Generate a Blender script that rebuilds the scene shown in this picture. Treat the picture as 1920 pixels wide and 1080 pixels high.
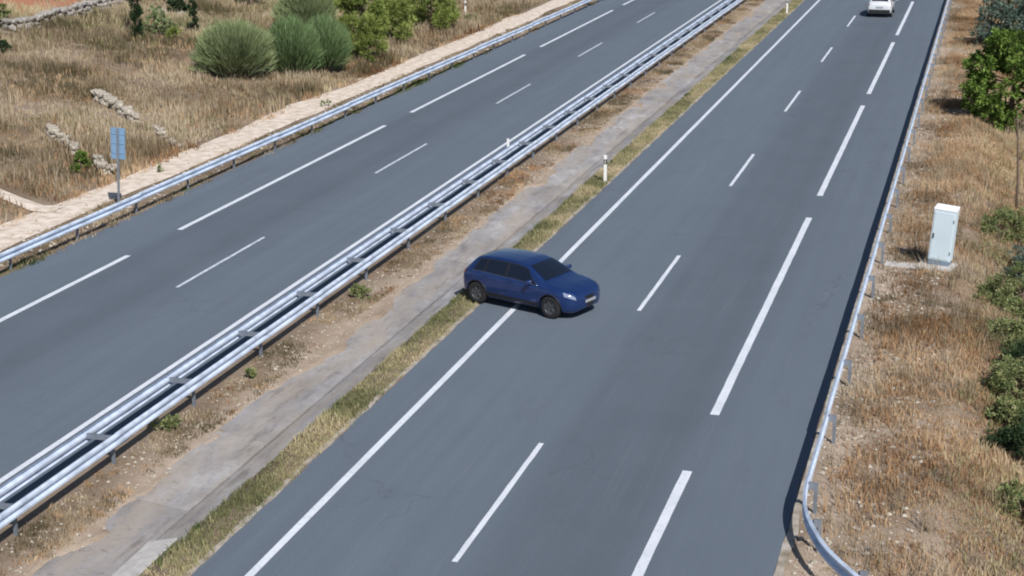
import bpy, bmesh, math, random
import numpy as np
from mathutils import Vector, Matrix

for o in list(bpy.data.objects):
    bpy.data.objects.remove(o)
scene = bpy.context.scene
COL = scene.collection
RNG = np.random.default_rng(7)
random.seed(7)

# ------------------------------------------------------------------ camera
CAM_X, CAM_H = 9.102, 13.827
PITCH, YAW, ROLL = 0.28720, 0.28893, -0.00579
cam_data = bpy.data.cameras.new('camera')
cam_data.sensor_width = 36.0
cam_data.lens = 2984.06 * 36.0 / 1920.0
cam_data.clip_end = 5000
cam = bpy.data.objects.new('camera', cam_data)
COL.objects.link(cam)
fw = Vector((-math.sin(YAW) * math.cos(PITCH), math.cos(YAW) * math.cos(PITCH), -math.sin(PITCH)))
sd = Vector((math.cos(YAW), math.sin(YAW), 0))
up = sd.cross(fw)
s2 = sd * math.cos(ROLL) + up * math.sin(ROLL)
u2 = -sd * math.sin(ROLL) + up * math.cos(ROLL)
M = Matrix((s2, u2, -fw)).transposed().to_4x4()
M.translation = (CAM_X, 0, CAM_H)
cam.matrix_world = M
scene.camera = cam

# ------------------------------------------------------------------ sky, sun, exposure
SUN_EL, SUN_AZ = math.radians(43), math.radians(144)      # azimuth clockwise from +Y
world = bpy.data.worlds.new('World')
scene.world = world
world.use_nodes = True
wn = world.node_tree.nodes
sky = wn.new('ShaderNodeTexSky')
sky.sky_type = 'NISHITA'
sky.sun_disc = False
sky.sun_elevation = SUN_EL
sky.sun_rotation = SUN_AZ
sky.air_density = 1.0
sky.dust_density = 0.6
sky.ozone_density = 1.5
world.node_tree.links.new(sky.outputs[0], wn['Background'].inputs[0])
wn['Background'].inputs[1].default_value = 0.065
sun_dir = Vector((math.sin(SUN_AZ) * math.cos(SUN_EL), math.cos(SUN_AZ) * math.cos(SUN_EL), math.sin(SUN_EL)))
sl = bpy.data.lights.new('sun', 'SUN')
sl.energy = 4.6
sl.angle = math.radians(0.53)
sl.color = (1.0, 0.965, 0.92)
sun = bpy.data.objects.new('sun', sl)
sun.rotation_euler = sun_dir.to_track_quat('Z', 'Y').to_euler()
sun.location = (0, 0, 60)
COL.objects.link(sun)
vs = scene.view_settings
vs.view_transform = 'Standard'
vs.look = 'None'
vs.exposure = 0.25
vs.gamma = 1.0
vs.use_curve_mapping = False
scene.render.filter_size = 2.0
scene.cycles.filter_width = 2.0
scene.cycles.use_denoising = True


# ------------------------------------------------------------------ helpers
def tag(o, label=None, cat=None, group=None, kind=None):
    if label: o['label'] = label
    if cat: o['category'] = cat
    if group: o['group'] = group
    if kind: o['kind'] = kind
    return o


def link(o, parent=None):
    COL.objects.link(o)
    if parent is not None:
        o.parent = parent
    return o


def empty(name, loc=(0, 0, 0), rz=0.0):
    o = bpy.data.objects.new(name, None)
    o.location = loc
    o.rotation_euler = (0, 0, rz)
    o.empty_display_size = 0.2
    return link(o)


def obj(name, me, parent=None, mat=None, loc=None):
    if mat is not None and len(me.materials) == 0:
        me.materials.append(mat)
    o = bpy.data.objects.new(name, me)
    if loc is not None:
        o.location = loc
    return link(o, parent)


def mesh_np(name, V, F, mat=None, smooth=False, attrs=None):
    """V (n,3); F (m,k) integer array, all faces with k corners."""
    V = np.asarray(V, np.float32)
    F = np.asarray(F, np.int32)
    me = bpy.data.meshes.new(name)
    me.vertices.add(len(V))
    me.vertices.foreach_set('co', V.ravel())
    m, k = F.shape
    me.loops.add(m * k)
    me.loops.foreach_set('vertex_index', F.ravel())
    me.polygons.add(m)
    me.polygons.foreach_set('loop_start', np.arange(0, m * k, k, dtype=np.int32))
    me.polygons.foreach_set('loop_total', np.full(m, k, np.int32))
    me.polygons.foreach_set('use_smooth', np.full(m, bool(smooth)))
    for an, av in (attrs or {}).items():
        a = me.attributes.new(an, 'FLOAT', 'POINT')
        a.data.foreach_set('value', np.asarray(av, np.float32))
    me.update(calc_edges=True)
    if mat is not None:
        me.materials.append(mat)
    return me


class MB:
    def __init__(self):
        self.v, self.f = [], []

    def add(self, vs_, fs_):
        n = len(self.v)
        self.v += [tuple(p) for p in vs_]
        self.f += [tuple(i + n for i in f) for f in fs_]
        return self

    def box(self, x0, x1, y0, y1, z0, z1, mat=None):
        p = [(x0, y0, z0), (x1, y0, z0), (x1, y1, z0), (x0, y1, z0), (x0, y0, z1), (x1, y0, z1), (x1, y1, z1), (x0, y1, z1)]
        if mat is not None:
            p = [tuple(mat @ Vector(q)) for q in p]
        return self.add(p, [(0, 3, 2, 1), (4, 5, 6, 7), (0, 1, 5, 4), (1, 2, 6, 5), (2, 3, 7, 6), (3, 0, 4, 7)])

    def tube(self, path, radii, n=8, cap=True):
        path = [Vector(p) for p in path]
        rings = []
        for i, p in enumerate(path):
            d = (path[min(i + 1, len(path) - 1)] - path[max(i - 1, 0)]).normalized()
            a = d.orthogonal().normalized() if i == 0 else (a - d * a.dot(d)).normalized()
            b = d.cross(a)
            r = radii[i] if hasattr(radii, '__len__') else radii
            rings.append([tuple(p + (a * math.cos(t) + b * math.sin(t)) * r) for t in [2 * math.pi * k / n for k in range(n)]])
        vs_ = [q for r in rings for q in r]
        fs_ = []
        for i in range(len(rings) - 1):
            for k in range(n):
                fs_.append((i * n + k, i * n + (k + 1) % n, (i + 1) * n + (k + 1) % n, (i + 1) * n + k))
        if cap:
            fs_.append(tuple(range(n))[::-1])
            fs_.append(tuple((len(rings) - 1) * n + k for k in range(n)))
        return self.add(vs_, fs_)

    def lathe(self, prof, n=28):
        """profile of (y, r) turned about the Y axis."""
        vs_, fs_ = [], []
        for y, r in prof:
            for k in range(n):
                t = 2 * math.pi * k / n
                vs_.append((r * math.cos(t), y, r * math.sin(t)))
        for i in range(len(prof) - 1):
            for k in range(n):
                fs_.append((i * n + k, i * n + (k + 1) % n, (i + 1) * n + (k + 1) % n, (i + 1) * n + k))
        return self.add(vs_, fs_)

    def mesh(self, name, mat=None, smooth=False, bevel=0.0):
        me = bpy.data.meshes.new(name)
        me.from_pydata(self.v, [], self.f)
        if bevel or True:
            bm = bmesh.new()
            bm.from_mesh(me)
            bmesh.ops.recalc_face_normals(bm, faces=bm.faces)
            if bevel:
                bmesh.ops.bevel(bm, geom=list(bm.edges), offset=bevel, segments=2, affect='EDGES', profile=0.6)
            bm.to_mesh(me)
            bm.free()
        if smooth:
            for p in me.polygons:
                p.use_smooth = True
        if mat is not None:
            me.materials.append(mat)
        return me


def vnoise(x, y, scale, seed=0):
    x = np.asarray(x, float) / scale + 1000
    y = np.asarray(y, float) / scale + 1000
    xi, yi = np.floor(x).astype(np.int64), np.floor(y).astype(np.int64)
    fx, fy = x - xi, y - yi
    fx, fy = fx * fx * (3 - 2 * fx), fy * fy * (3 - 2 * fy)

    def h(a, b):
        n = (a * 374761393 + b * 668265263 + seed * 362437) & 0x7fffffff
        n = ((n ^ (n >> 13)) * 1274126177) & 0x7fffffff
        return ((n ^ (n >> 16)) & 0xffff) / 65535.0
    return (h(xi, yi) * (1 - fx) + h(xi + 1, yi) * fx) * (1 - fy) + (h(xi, yi + 1) * (1 - fx) + h(xi + 1, yi + 1) * fx) * fy


def fbm(x, y, scale, seed=0):
    return vnoise(x, y, scale, seed) * .55 + vnoise(x, y, scale * .43, seed + 1) * .3 + vnoise(x, y, scale * .17, seed + 2) * .15


# ------------------------------------------------------------------ materials
def new_mat(name):
    m = bpy.data.materials.new(name)
    m.use_nodes = True
    nt = m.node_tree
    return m, nt, nt.nodes, nt.links, nt.nodes['Principled BSDF']


def rgb(*c):
    return (c[0], c[1], c[2], 1.0)


def simple(name, col, rough=0.6, metal=0.0, coat=0.0, var=0.12, scale=3.0, bump=0.0, bscale=60, dirt=None):
    m, nt, N, L, B = new_mat(name)
    tc = N.new('ShaderNodeTexCoord')
    no = N.new('ShaderNodeTexNoise')
    no.inputs['Scale'].default_value = scale
    no.inputs['Detail'].default_value = 6
    L.new(tc.outputs['Object'], no.inputs['Vector'])
    rp = N.new('ShaderNodeValToRGB')
    d = dirt or tuple(c * (1 - var * 2) for c in col)
    rp.color_ramp.elements[0].position = 0.3
    rp.color_ramp.elements[0].color = rgb(*d)
    rp.color_ramp.elements[1].position = 0.62
    rp.color_ramp.elements[1].color = rgb(*col)
    L.new(no.outputs['Fac'], rp.inputs['Fac'])
    L.new(rp.outputs['Color'], B.inputs['Base Color'])
    B.inputs['Roughness'].default_value = rough
    B.inputs['Metallic'].default_value = metal
    B.inputs['Coat Weight'].default_value = coat
    B.inputs['Coat Roughness'].default_value = 0.06
    if bump:
        nb = N.new('ShaderNodeTexNoise')
        nb.inputs['Scale'].default_value = bscale
        L.new(tc.outputs['Object'], nb.inputs['Vector'])
        bp = N.new('ShaderNodeBump')
        bp.inputs['Strength'].default_value = bump
        bp.inputs['Distance'].default_value = 0.02
        L.new(nb.outputs['Fac'], bp.inputs['Height'])
        L.new(bp.outputs['Normal'], B.inputs['Normal'])
    return m


def ramp_node(N, stops, interp='LINEAR'):
    r = N.new('ShaderNodeValToRGB')
    cr = r.color_ramp
    cr.interpolation = interp
    cr.elements.remove(cr.elements[1])
    cr.elements[0].position = stops[0][0]
    cr.elements[0].color = rgb(*stops[0][1])
    for p, c in stops[1:]:
        cr.elements.new(p).color = rgb(*c)
    return r


def noise_node(N, L, vec, scale, detail=5, rough=0.55, mapping=None):
    if mapping is not None:
        mp = N.new('ShaderNodeMapping')
        mp.inputs['Scale'].default_value = mapping
        L.new(vec, mp.inputs['Vector'])
        vec = mp.outputs['Vector']
    n = N.new('ShaderNodeTexNoise')
    n.inputs['Scale'].default_value = scale
    n.inputs['Detail'].default_value = detail
    n.inputs['Roughness'].default_value = rough
    L.new(vec, n.inputs['Vector'])
    return n.outputs['Fac']


def mix_col(N, L, fac, a, b, mode='MIX'):
    m = N.new('ShaderNodeMix')
    m.data_type = 'RGBA'
    m.blend_type = mode
    if isinstance(fac, (int, float)):
        m.inputs[0].default_value = fac
    else:
        L.new(fac, m.inputs[0])
    for k, s in ((6, a), (7, b)):
        if isinstance(s, tuple):
            m.inputs[k].default_value = rgb(*s)
        else:
            L.new(s, m.inputs[k])
    return m.outputs[2]


def maprange(N, L, v, a, b, c=0.0, d=1.0):
    m = N.new('ShaderNodeMapRange')
    m.inputs[1].default_value = a
    m.inputs[2].default_value = b
    m.inputs[3].default_value = c
    m.inputs[4].default_value = d
    L.new(v, m.inputs[0])
    return m.outputs[0]


def asphalt(name, bands):
    """bands: list of (x, brightness) across the carriageway in object space."""
    m, nt, N, L, B = new_mat(name)
    tc = N.new('ShaderNodeTexCoord')
    vec = tc.outputs['Object']
    sx = N.new('ShaderNodeSeparateXYZ')
    L.new(vec, sx.inputs[0])
    x0, x1 = bands[0][0], bands[-1][0]
    wob = noise_node(N, L, vec, 0.5, 3, mapping=(1, .08, 1))
    ad = N.new('ShaderNodeMath')
    ad.operation = 'MULTIPLY_ADD'
    L.new(wob, ad.inputs[0])
    ad.inputs[1].default_value = 0.5
    L.new(sx.outputs[0], ad.inputs[2])
    fx = maprange(N, L, ad.outputs[0], x0 + .25, x1 + .25)
    base = (0.113, 0.140, 0.176)
    rp = ramp_node(N, [((x - x0) / (x1 - x0), tuple(c * b for c in base)) for x, b in bands], 'EASE')
    L.new(fx, rp.inputs[0])
    # long streaks along the traffic, blotches, fine aggregate
    streak = noise_node(N, L, vec, 2.2, 4, mapping=(1, .03, 1))
    c = mix_col(N, L, maprange(N, L, streak, .3, .7, 0, .30), rp.outputs[0], (.072, .088, .11))
    st2 = noise_node(N, L, vec, 7, 5, .7, mapping=(1, .02, 1))
    c = mix_col(N, L, maprange(N, L, st2, .55, .8, 0, .3), c, (.17, .19, .22))
    oil = noise_node(N, L, vec, .55, 6, .7, mapping=(1, .35, 1))
    c = mix_col(N, L, maprange(N, L, oil, .58, .72, 0, .28), c, (.06, .07, .085))
    vo = N.new('ShaderNodeTexVoronoi')
    vo.feature = 'DISTANCE_TO_EDGE'
    vo.inputs['Scale'].default_value = .16
    wv = N.new('ShaderNodeVectorMath')
    wv.operation = 'MULTIPLY_ADD'
    nz = N.new('ShaderNodeTexNoise')
    nz.inputs['Scale'].default_value = 1.3
    nz.inputs['Detail'].default_value = 6
    L.new(vec, nz.inputs['Vector'])
    L.new(nz.outputs['Color'], wv.inputs[0])
    wv.inputs[1].default_value = (1.6, 1.6, 0)
    L.new(vec, wv.inputs[2])
    L.new(wv.outputs[0], vo.inputs['Vector'])
    msk = noise_node(N, L, vec, .12, 2)
    mm_ = N.new('ShaderNodeMath')
    mm_.operation = 'MULTIPLY'
    L.new(maprange(N, L, vo.outputs['Distance'], .002, .006, .32, 0), mm_.inputs[0])
    L.new(maprange(N, L, msk, .48, .6, 0, 1), mm_.inputs[1])
    c = mix_col(N, L, mm_.outputs[0], c, (.05, .058, .07))
    blot = noise_node(N, L, vec, .35, 6)
    c = mix_col(N, L, maprange(N, L, blot, .35, .75, 0, .16), c, (.15, .18, .215))
    agg = noise_node(N, L, vec, 14, 3, .7)
    c = mix_col(N, L, maprange(N, L, agg, .3, .7, -.1, .2), c, (.055, .062, .075))
    fine = noise_node(N, L, vec, 55, 2, .6)
    c = mix_col(N, L, maprange(N, L, fine, .5, .8, 0, .25), c, (.24, .255, .28))
    L.new(c, B.inputs['Base Color'])
    B.inputs['Roughness'].default_value = 0.85
    B.inputs['Specular IOR Level'].default_value = 0.25
    bp = N.new('ShaderNodeBump')
    bp.inputs['Strength'].default_value = 0.25
    bp.inputs['Distance'].default_value = 0.01
    L.new(fine, bp.inputs['Height'])
    L.new(bp.outputs['Normal'], B.inputs['Normal'])
    return m


ASPH_R = asphalt('asphalt_near', [(-4.7, .98), (-3.6, 1.0), (-2.6, 1.03), (-1.7, 1.05), (-.8, 1.02), (.0, .97), (.7, .82), (1.4, .80), (2.1, .80), (2.8, .76), (3.5, .88), (4.2, .96), (6.2, 1.0)])
ASPH_L = asphalt('asphalt_far', [(-6.2, 1.05), (-3.8, 1.02), (-3.0, .80), (-1.9, .86), (-.9, .78), (.1, .92), (1.0, 1.02), (2.4, 1.02), (3.6, 1.0), (4.9, .95)])


def paint_mat():
    m, nt, N, L, B = new_mat('road_paint')
    tc = N.new('ShaderNodeTexCoord')
    g = N.new('ShaderNodeNewGeometry')
    n1 = noise_node(N, L, g.outputs['Position'], 9, 6, .7)
    c = mix_col(N, L, maprange(N, L, n1, .54, .74, 0, .8), (.66, .69, .75), (.20, .23, .28))
    n2 = noise_node(N, L, g.outputs['Position'], .9, 3)
    c = mix_col(N, L, maprange(N, L, n2, .35, .75, 0, .5), c, (.42, .45, .50))
    L.new(c, B.inputs['Base Color'])
    B.inputs['Roughness'].default_value = .6
    return m


PAINT = paint_mat()


def worn_paint_mat():
    m, nt, N, L, B = new_mat('worn_road_paint')
    g = N.new('ShaderNodeNewGeometry')
    n1 = noise_node(N, L, g.outputs['Position'], 7, 6, .7)
    c = mix_col(N, L, maprange(N, L, n1, .46, .68, 0, .85), (.56, .60, .66), (.16, .18, .22))
    L.new(c, B.inputs['Base Color'])
    B.inputs['Roughness'].default_value = .7
    return m


PAINT_W = worn_paint_mat()


def ground_mat():
    m, nt, N, L, B = new_mat('dry_ground')
    g = N.new('ShaderNodeNewGeometry')
    vec = g.outputs['Position']
    n1 = noise_node(N, L, vec, .22, 6, .6)
    rp = ramp_node(N, [(.25, (.11, .08, .056)), (.45, (.20, .15, .11)), (.6, (.27, .212, .162)), (.8, (.33, .27, .215))])
    L.new(n1, rp.inputs[0])
    n2 = noise_node(N, L, vec, 1.7, 8, .7)
    c = mix_col(N, L, maprange(N, L, n2, .35, .7, 0, .55), rp.outputs[0], (.14, .105, .07))
    n3 = noise_node(N, L, vec, 9, 5, .7)
    c = mix_col(N, L, maprange(N, L, n3, .5, .75, 0, .6), c, (.31, .25, .20))
    at = N.new('ShaderNodeAttribute')
    at.attribute_name = 'red'
    c = mix_col(N, L, at.outputs['Fac'], c, (.40, .17, .10))
    at2 = N.new('ShaderNodeAttribute')
    at2.attribute_name = 'sandy'
    sand = mix_col(N, L, maprange(N, L, n2, .3, .7), (.30, .23, .17), (.46, .375, .305))
    c = mix_col(N, L, at2.outputs['Fac'], c, sand)
    L.new(c, B.inputs['Base Color'])
    B.inputs['Roughness'].default_value = .95
    B.inputs['Specular IOR Level'].default_value = .1
    bp = N.new('ShaderNodeBump')
    bp.inputs['Strength'].default_value = .6
    bp.inputs['Distance'].default_value = .06
    L.new(n3, bp.inputs['Height'])
    L.new(bp.outputs['Normal'], B.inputs['Normal'])
    return m


GROUND = ground_mat()
PATH = simple('pale_path_earth', (.68, .59, .51), .95, var=.12, scale=2.4, bump=.12, bscale=4, dirt=(.44, .36, .28))
STRIP = simple('pale_verge_strip', (.40, .36, .32), .95, scale=2.5, bump=.4, bscale=30, dirt=(.18, .15, .10))


def concrete_mat():
    m, nt, N, L, B = new_mat('channel_concrete')
    g = N.new('ShaderNodeNewGeometry')
    vec = g.outputs['Position']
    n1 = noise_node(N, L, vec, 1.1, 9, .72, mapping=(1, .45, 1))
    rp = ramp_node(N, [(.28, (.13, .125, .125)), (.40, (.22, .212, .215)), (.52, (.31, .30, .305)), (.64, (.42, .41, .415)), (.78, (.55, .54, .53))])
    L.new(n1, rp.inputs[0])
    oi = N.new('ShaderNodeObjectInfo')
    c = mix_col(N, L, maprange(N, L, oi.outputs['Random'], 0, 1, 0, .45), rp.outputs[0], (.165, .155, .157))
    n2 = noise_node(N, L, vec, 1.6, 6, .7, mapping=(1, .18, 1))
    c = mix_col(N, L, maprange(N, L, n2, .42, .64, 0, .75), c, (.31, .265, .22))
    n4 = noise_node(N, L, vec, 3.2, 7, .75, mapping=(1, .10, 1))
    c = mix_col(N, L, maprange(N, L, n4, .55, .68, 0, .75), c, (.11, .095, .09))
    n3 = noise_node(N, L, vec, 6, 6, .75)
    c = mix_col(N, L, maprange(N, L, n3, .55, .75, 0, .7), c, (.09, .075, .065))
    L.new(c, B.inputs['Base Color'])
    B.inputs['Roughness'].default_value = .9
    bp = N.new('ShaderNodeBump')
    bp.inputs['Strength'].default_value = .5
    bp.inputs['Distance'].default_value = .02
    L.new(n3, bp.inputs['Height'])
    L.new(bp.outputs['Normal'], B.inputs['Normal'])
    return m


CONC = concrete_mat()
PADC = simple('pad_concrete', (.50, .48, .46), .85, scale=5, bump=.3)
STEEL = simple('galvanised_steel', (.68, .77, .92), .45, metal=.25, scale=2.6, dirt=(.44, .51, .62))
STEEL_D = simple('galvanised_post', (.26, .29, .34), .5, metal=.5, var=.15, scale=4)
STONE = simple('limestone', (.44, .40, .34), .95, var=.2, scale=5, bump=.6, bscale=18, dirt=(.22, .19, .15))
STONE_G = simple('grey_limestone', (.36, .33, .30), .95, var=.2, scale=5, bump=.6, bscale=18, dirt=(.17, .16, .155))
BARK = simple('bark', (.16, .115, .085), .95, var=.2, scale=9, bump=.6)
BLACKP = simple('black_plastic', (.012, .012, .014), .5)
RUBBER = simple('tyre_rubber', (.012, .012, .014), .8)
RIM = simple('alloy_rim', (.14, .145, .16), .4, metal=.6)
GLASS = simple('car_glass', (.006, .009, .018), .03, coat=.6, var=.02)
CHROME = simple('chrome_trim', (.6, .61, .63), .2, metal=1.0)
LAMP = simple('lamp_lens', (.22, .26, .36), .12, coat=1.0, var=.1, scale=12)
REDL = simple('tail_lens', (.16, .012, .012), .18, coat=1.0)
PLATE = simple('number_plate', (.30, .31, .34), .5, var=.02)
WHITEP = simple('white_plastic', (.74, .74, .72), .5, var=.05)
REFL = simple('reflector', (.55, .50, .40), .25)
CABW = simple('cabinet_paint', (.56, .66, .72), .5, var=.03, scale=1.5)
CABT = simple('cabinet_roof_paint', (.82, .84, .87), .5, var=.03)
CABB = simple('cabinet_plinth', (.16, .22, .29), .6, var=.1)


def paint_car(name, col):
    m, nt, N, L, B = new_mat(name)
    B.inputs['Base Color'].default_value = rgb(*col)
    B.inputs['Roughness'].default_value = .34
    B.inputs['Metallic'].default_value = .45
    B.inputs['Coat Weight'].default_value = .8
    B.inputs['Coat Roughness'].default_value = .07
    tc = N.new('ShaderNodeTexCoord')
    n = noise_node(N, L, tc.outputs['Object'], 3, 4)
    c = mix_col(N, L, maprange(N, L, n, .35, .75, 0, .18), col, tuple(min(1, x * .8 + .05) for x in col))
    L.new(c, B.inputs['Base Color'])
    return m


def leaf_mat(name, stops, trans=.25, rough=.75):
    """colour varies from leaf to leaf with the random attribute 'tint'."""
    m, nt, N, L, B = new_mat(name)
    at = N.new('ShaderNodeAttribute')
    at.attribute_name = 'tint'
    r = ramp_node(N, stops)
    L.new(at.outputs['Fac'], r.inputs[0])
    L.new(r.outputs[0], B.inputs['Base Color'])
    B.inputs['Roughness'].default_value = rough
    B.inputs['Specular IOR Level'].default_value = .15
    t = N.new('ShaderNodeBsdfTranslucent')
    L.new(r.outputs[0], t.inputs['Color'])
    mx = N.new('ShaderNodeMixShader')
    mx.inputs[0].default_value = trans
    L.new(B.outputs[0], mx.inputs[1])
    L.new(t.outputs[0], mx.inputs[2])
    L.new(mx.outputs[0], N['Material Output'].inputs['Surface'])
    return m


GR_TAN = leaf_mat('dry_grass_tan', [(0, (.095, .080, .042)), (.3, (.19, .150, .095)), (.6, (.30, .235, .155)), (.85, (.38, .305, .21)), (1, (.47, .39, .28))], .2)
GR_RED = leaf_mat('dry_grass_russet', [(0, (.13, .07, .032)), (.35, (.29, .17, .088)), (.7, (.42, .265, .15)), (1, (.55, .40, .25))], .2)
GR_OLV = leaf_mat('verge_grass_olive', [(0, (.15, .16, .075)), (.35, (.30, .29, .15)), (.7, (.42, .365, .21)), (1, (.54, .46, .30))], .25)
GR_GRN = leaf_mat('weed_green', [(0, (.035, .06, .02)), (.5, (.09, .125, .04)), (1, (.2, .21, .085))], .25)
LF_BROOM = leaf_mat('broom_stems', [(0, (0.084, 0.113, 0.049)), (.4, (0.207, 0.256, 0.123)), (.8, (0.305, 0.364, 0.187)), (1, (0.433, 0.462, 0.266))], .2)
LF_BROOM2 = leaf_mat('broom_stems_dark', [(0, (0.054, 0.093, 0.039)), (.4, (0.127, 0.196, 0.083)), (.8, (0.205, 0.293, 0.132)), (1, (0.323, 0.391, 0.205))], .2)
LF_PINE = leaf_mat('pine_needles', [(0, (0.081, 0.115, 0.029)), (.4, (0.196, 0.253, 0.063)), (.8, (0.299, 0.356, 0.103)), (1, (0.414, 0.448, 0.184))], .25)
LF_CYP = leaf_mat('cypress_leaves', [(0, (.010, .025, .010)), (.6, (.028, .055, .022)), (1, (.06, .10, .04))], .15)
LF_DARK = leaf_mat('dark_leaves', [(0, (.014, .03, .014)), (.6, (.04, .07, .032)), (1, (.085, .12, .05))], .2)
LF_TREE = leaf_mat('bright_leaves', [(0, (.035, .065, .014)), (.35, (.095, .16, .03)), (.75, (.19, .28, .06)), (1, (.33, .42, .12))], .3)
LF_BLUE = leaf_mat('blue_green_leaves', [(0, (0.039, 0.065, 0.058)), (.5, (0.098, 0.143, 0.117)), (1, (0.221, 0.273, 0.215))], .2)
LF_SHRUB = leaf_mat('shrub_leaves', [(0, (0.060, 0.090, 0.038)), (.4, (0.165, 0.210, 0.083)), (.75, (0.300, 0.323, 0.135)), (.9, (0.405, 0.367, 0.210)), (1, (0.510, 0.435, 0.285))], .25)


# ------------------------------------------------------------------ terrain
def terr(x, y):
    x = np.asarray(x, float)
    y = np.asarray(y, float)
    z = np.full(np.broadcast(x, y).shape, -.03)
    left = np.clip(-24 - x, 0, 60)
    z = z + .10 * left
    z = z + np.clip(left / 4, 0, 1) * (fbm(x, y, 9, 5) - .5) * .5
    right = np.clip(x - 9.0, 0, 7.6)
    z = z - .42 * right
    z = z + np.clip((x - 7.2) / 3, 0, 1) * (fbm(x, y, 4, 9) - .5) * .35
    # hollow under the drainage channel
    edge = -7.72 + np.clip(fbm(x * 0, y, 2.6, 35) - .36, 0, 1) * 1.25 + (fbm(x * 0, y, .7, 36) - .5) * .12
    z = z - np.clip((x - edge) / .12, 0, 1) * (x < -5.6) * .34
    med = np.clip(1 - np.abs(x + 8.4) / .8, 0, 1)
    z = z + med * (fbm(x, y, 1.2, 3) - .4) * .08
    return z


def ground_z(x, y):
    return float(terr(x, y))


xs = np.unique(np.round(np.concatenate([
    [-1500, -900, -500, -300, -200, -140], np.arange(-110, -66, 4), np.arange(-66, -24, 1.0), np.arange(-24, -20, .5),
    [-20, -19.5, -16, -12, -10.6, -10.0], np.arange(-9.4, -7.8, .2), np.arange(-7.8, -6.6, .06), [-6.2, -5.61, -5.59, -5.0, -4.8, -4.4, -2, 2, 5.6, 6.0],
    np.arange(6.2, 20, .4), [22, 26, 32, 40, 60, 100, 180, 350, 700, 1500]]), 3))
ys = np.unique(np.round(np.concatenate([[-1200, -500, -200, -80, -30, -10, 5], np.arange(15, 60, .3), np.arange(60, 140, .8), np.arange(140, 200, 5), [220, 260, 320, 420, 600, 1000, 2500]]), 3))
XX, YY = np.meshgrid(xs, ys)
ZZ = terr(XX, YY)
nx, ny = len(xs), len(ys)
idx = np.arange(nx * ny).reshape(ny, nx)
F = np.stack([idx[:-1, :-1], idx[:-1, 1:], idx[1:, 1:], idx[1:, :-1]], -1).reshape(-1, 4)
red = np.clip((-45.5 - XX) / 1.2, 0, 1) * np.clip((vnoise(XX, YY, 7, 21) - .25) * 3, 0, 1) * np.clip((110 - YY) / 10, 0, 1) * .85
sandy = np.clip(1 - np.abs(XX - 6.7) / .8, 0, 1) * .75 + np.clip(1 - np.abs(XX + 7.7) / .9, 0, 1) * .9
sandy = np.clip(sandy + ((XX > 6) & (XX < 9.3)) * np.clip((fbm(XX, YY, 3, 31) - .45) * 3, 0, .7), 0, 1)
gme = mesh_np('ground', np.stack([XX, YY, ZZ], -1).reshape(-1, 3), F, GROUND, True, {'red': red.ravel(), 'sandy': sandy.ravel()})
tag(obj('ground', gme), kind='structure')


# ------------------------------------------------------------------ roads and markings
Y0R, Y1R = -60.0, 420.0


def sheet(x0, x1, y0, y1, z, step=6.0, drop=0.0, edge_l=0.0, edge_r=0.0, seed=0):
    """a strip of quads, with ragged long edges and turned-down sides."""
    n = max(1, int(round((y1 - y0) / step)))
    r = np.random.default_rng(seed)
    ya = np.linspace(y0, y1, n + 1)
    xl = x0 + edge_l * (r.random(n + 1) - .5) * 2
    xr = x1 + edge_r * (r.random(n + 1) - .5) * 2
    cols = [(xl, -drop), (xl, 0), (xr, 0), (xr, -drop)] if drop else [(xl, 0), (xr, 0)]
    V = np.concatenate([np.stack([c, ya, np.full(n + 1, z + dz)], -1) for c, dz in cols])
    fs = []
    for c in range(len(cols) - 1):
        a = np.arange(n) + c * (n + 1)
        b = a + n + 1
        fs.append(np.stack([a, b, b + 1, a + 1], -1))
    return V, np.concatenate(fs)


V, F = sheet(-4.66, 6.0, Y0R, Y1R, 0.0, .5, .06, .035, .02, 3)
road = tag(obj('road', mesh_np('road', V, F, ASPH_R)), kind='structure')
road['label'] = 'grey asphalt carriageway with hard shoulder carrying the blue car'
V, F = sheet(-5.95, 4.78, Y0R, Y1R, 0.0, .5, .06, .05, .06, 4)
road_l = tag(obj('road', mesh_np('far_road', V, F, ASPH_L)), kind='structure')
road_l['label'] = 'grey asphalt carriageway beyond the median barrier'
XL0 = -14.117
road_l.location = (XL0, 0, 0)
road_l.rotation_euler = (0, 0, .00252)


def marking_mesh(name, w, l, mat, seed=0):
    n = max(2, int(l / .4))
    V, F = sheet(-w / 2, w / 2, 0, l, 0, l / n, 0, .006, .006, seed)
    return mesh_np(name, V, F, mat)


DASH, EDGE = 6.34, 20.43
m_dash = marking_mesh('lane_dash', .125, DASH, PAINT, 1)
m_edge = marking_mesh('edge_dash', .215, EDGE, PAINT, 2)
m_dash_l = marking_mesh('far_lane_dash', .115, DASH, PAINT_W, 5)
m_edge_l = marking_mesh('far_edge_dash', .20, EDGE, PAINT, 6)
for k in range(-3, 18):
    obj('lane_dash', m_dash, road, loc=(0, 26.6 + 17 * k, .004))
for k in range(-3, 14):
    obj('edge_dash', m_edge, road, loc=(3.53, 11.81 + 24 * k, .004))
V, F = sheet(-3.576 - .085, -3.576 + .085, Y0R, Y1R, .004, 1.5, 0, .006, .006, 8)
obj('edge_line', mesh_np('edge_line', V, F, PAINT), road)
for k in range(-3, 18):
    obj('lane_dash', m_dash_l, road_l, loc=(0, 42.2 + 17 * k, .004))
for k in range(-3, 14):
    obj('edge_dash', m_edge_l, road_l, loc=(-3.33, 24.72 + 24 * k, .004))
V, F = sheet(3.40 - .08, 3.40 + .08, Y0R, Y1R, .004, 1.5, 0, .006, .006, 9)
obj('edge_line', mesh_np('far_edge_line', V, F, PAINT), road_l)

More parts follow.
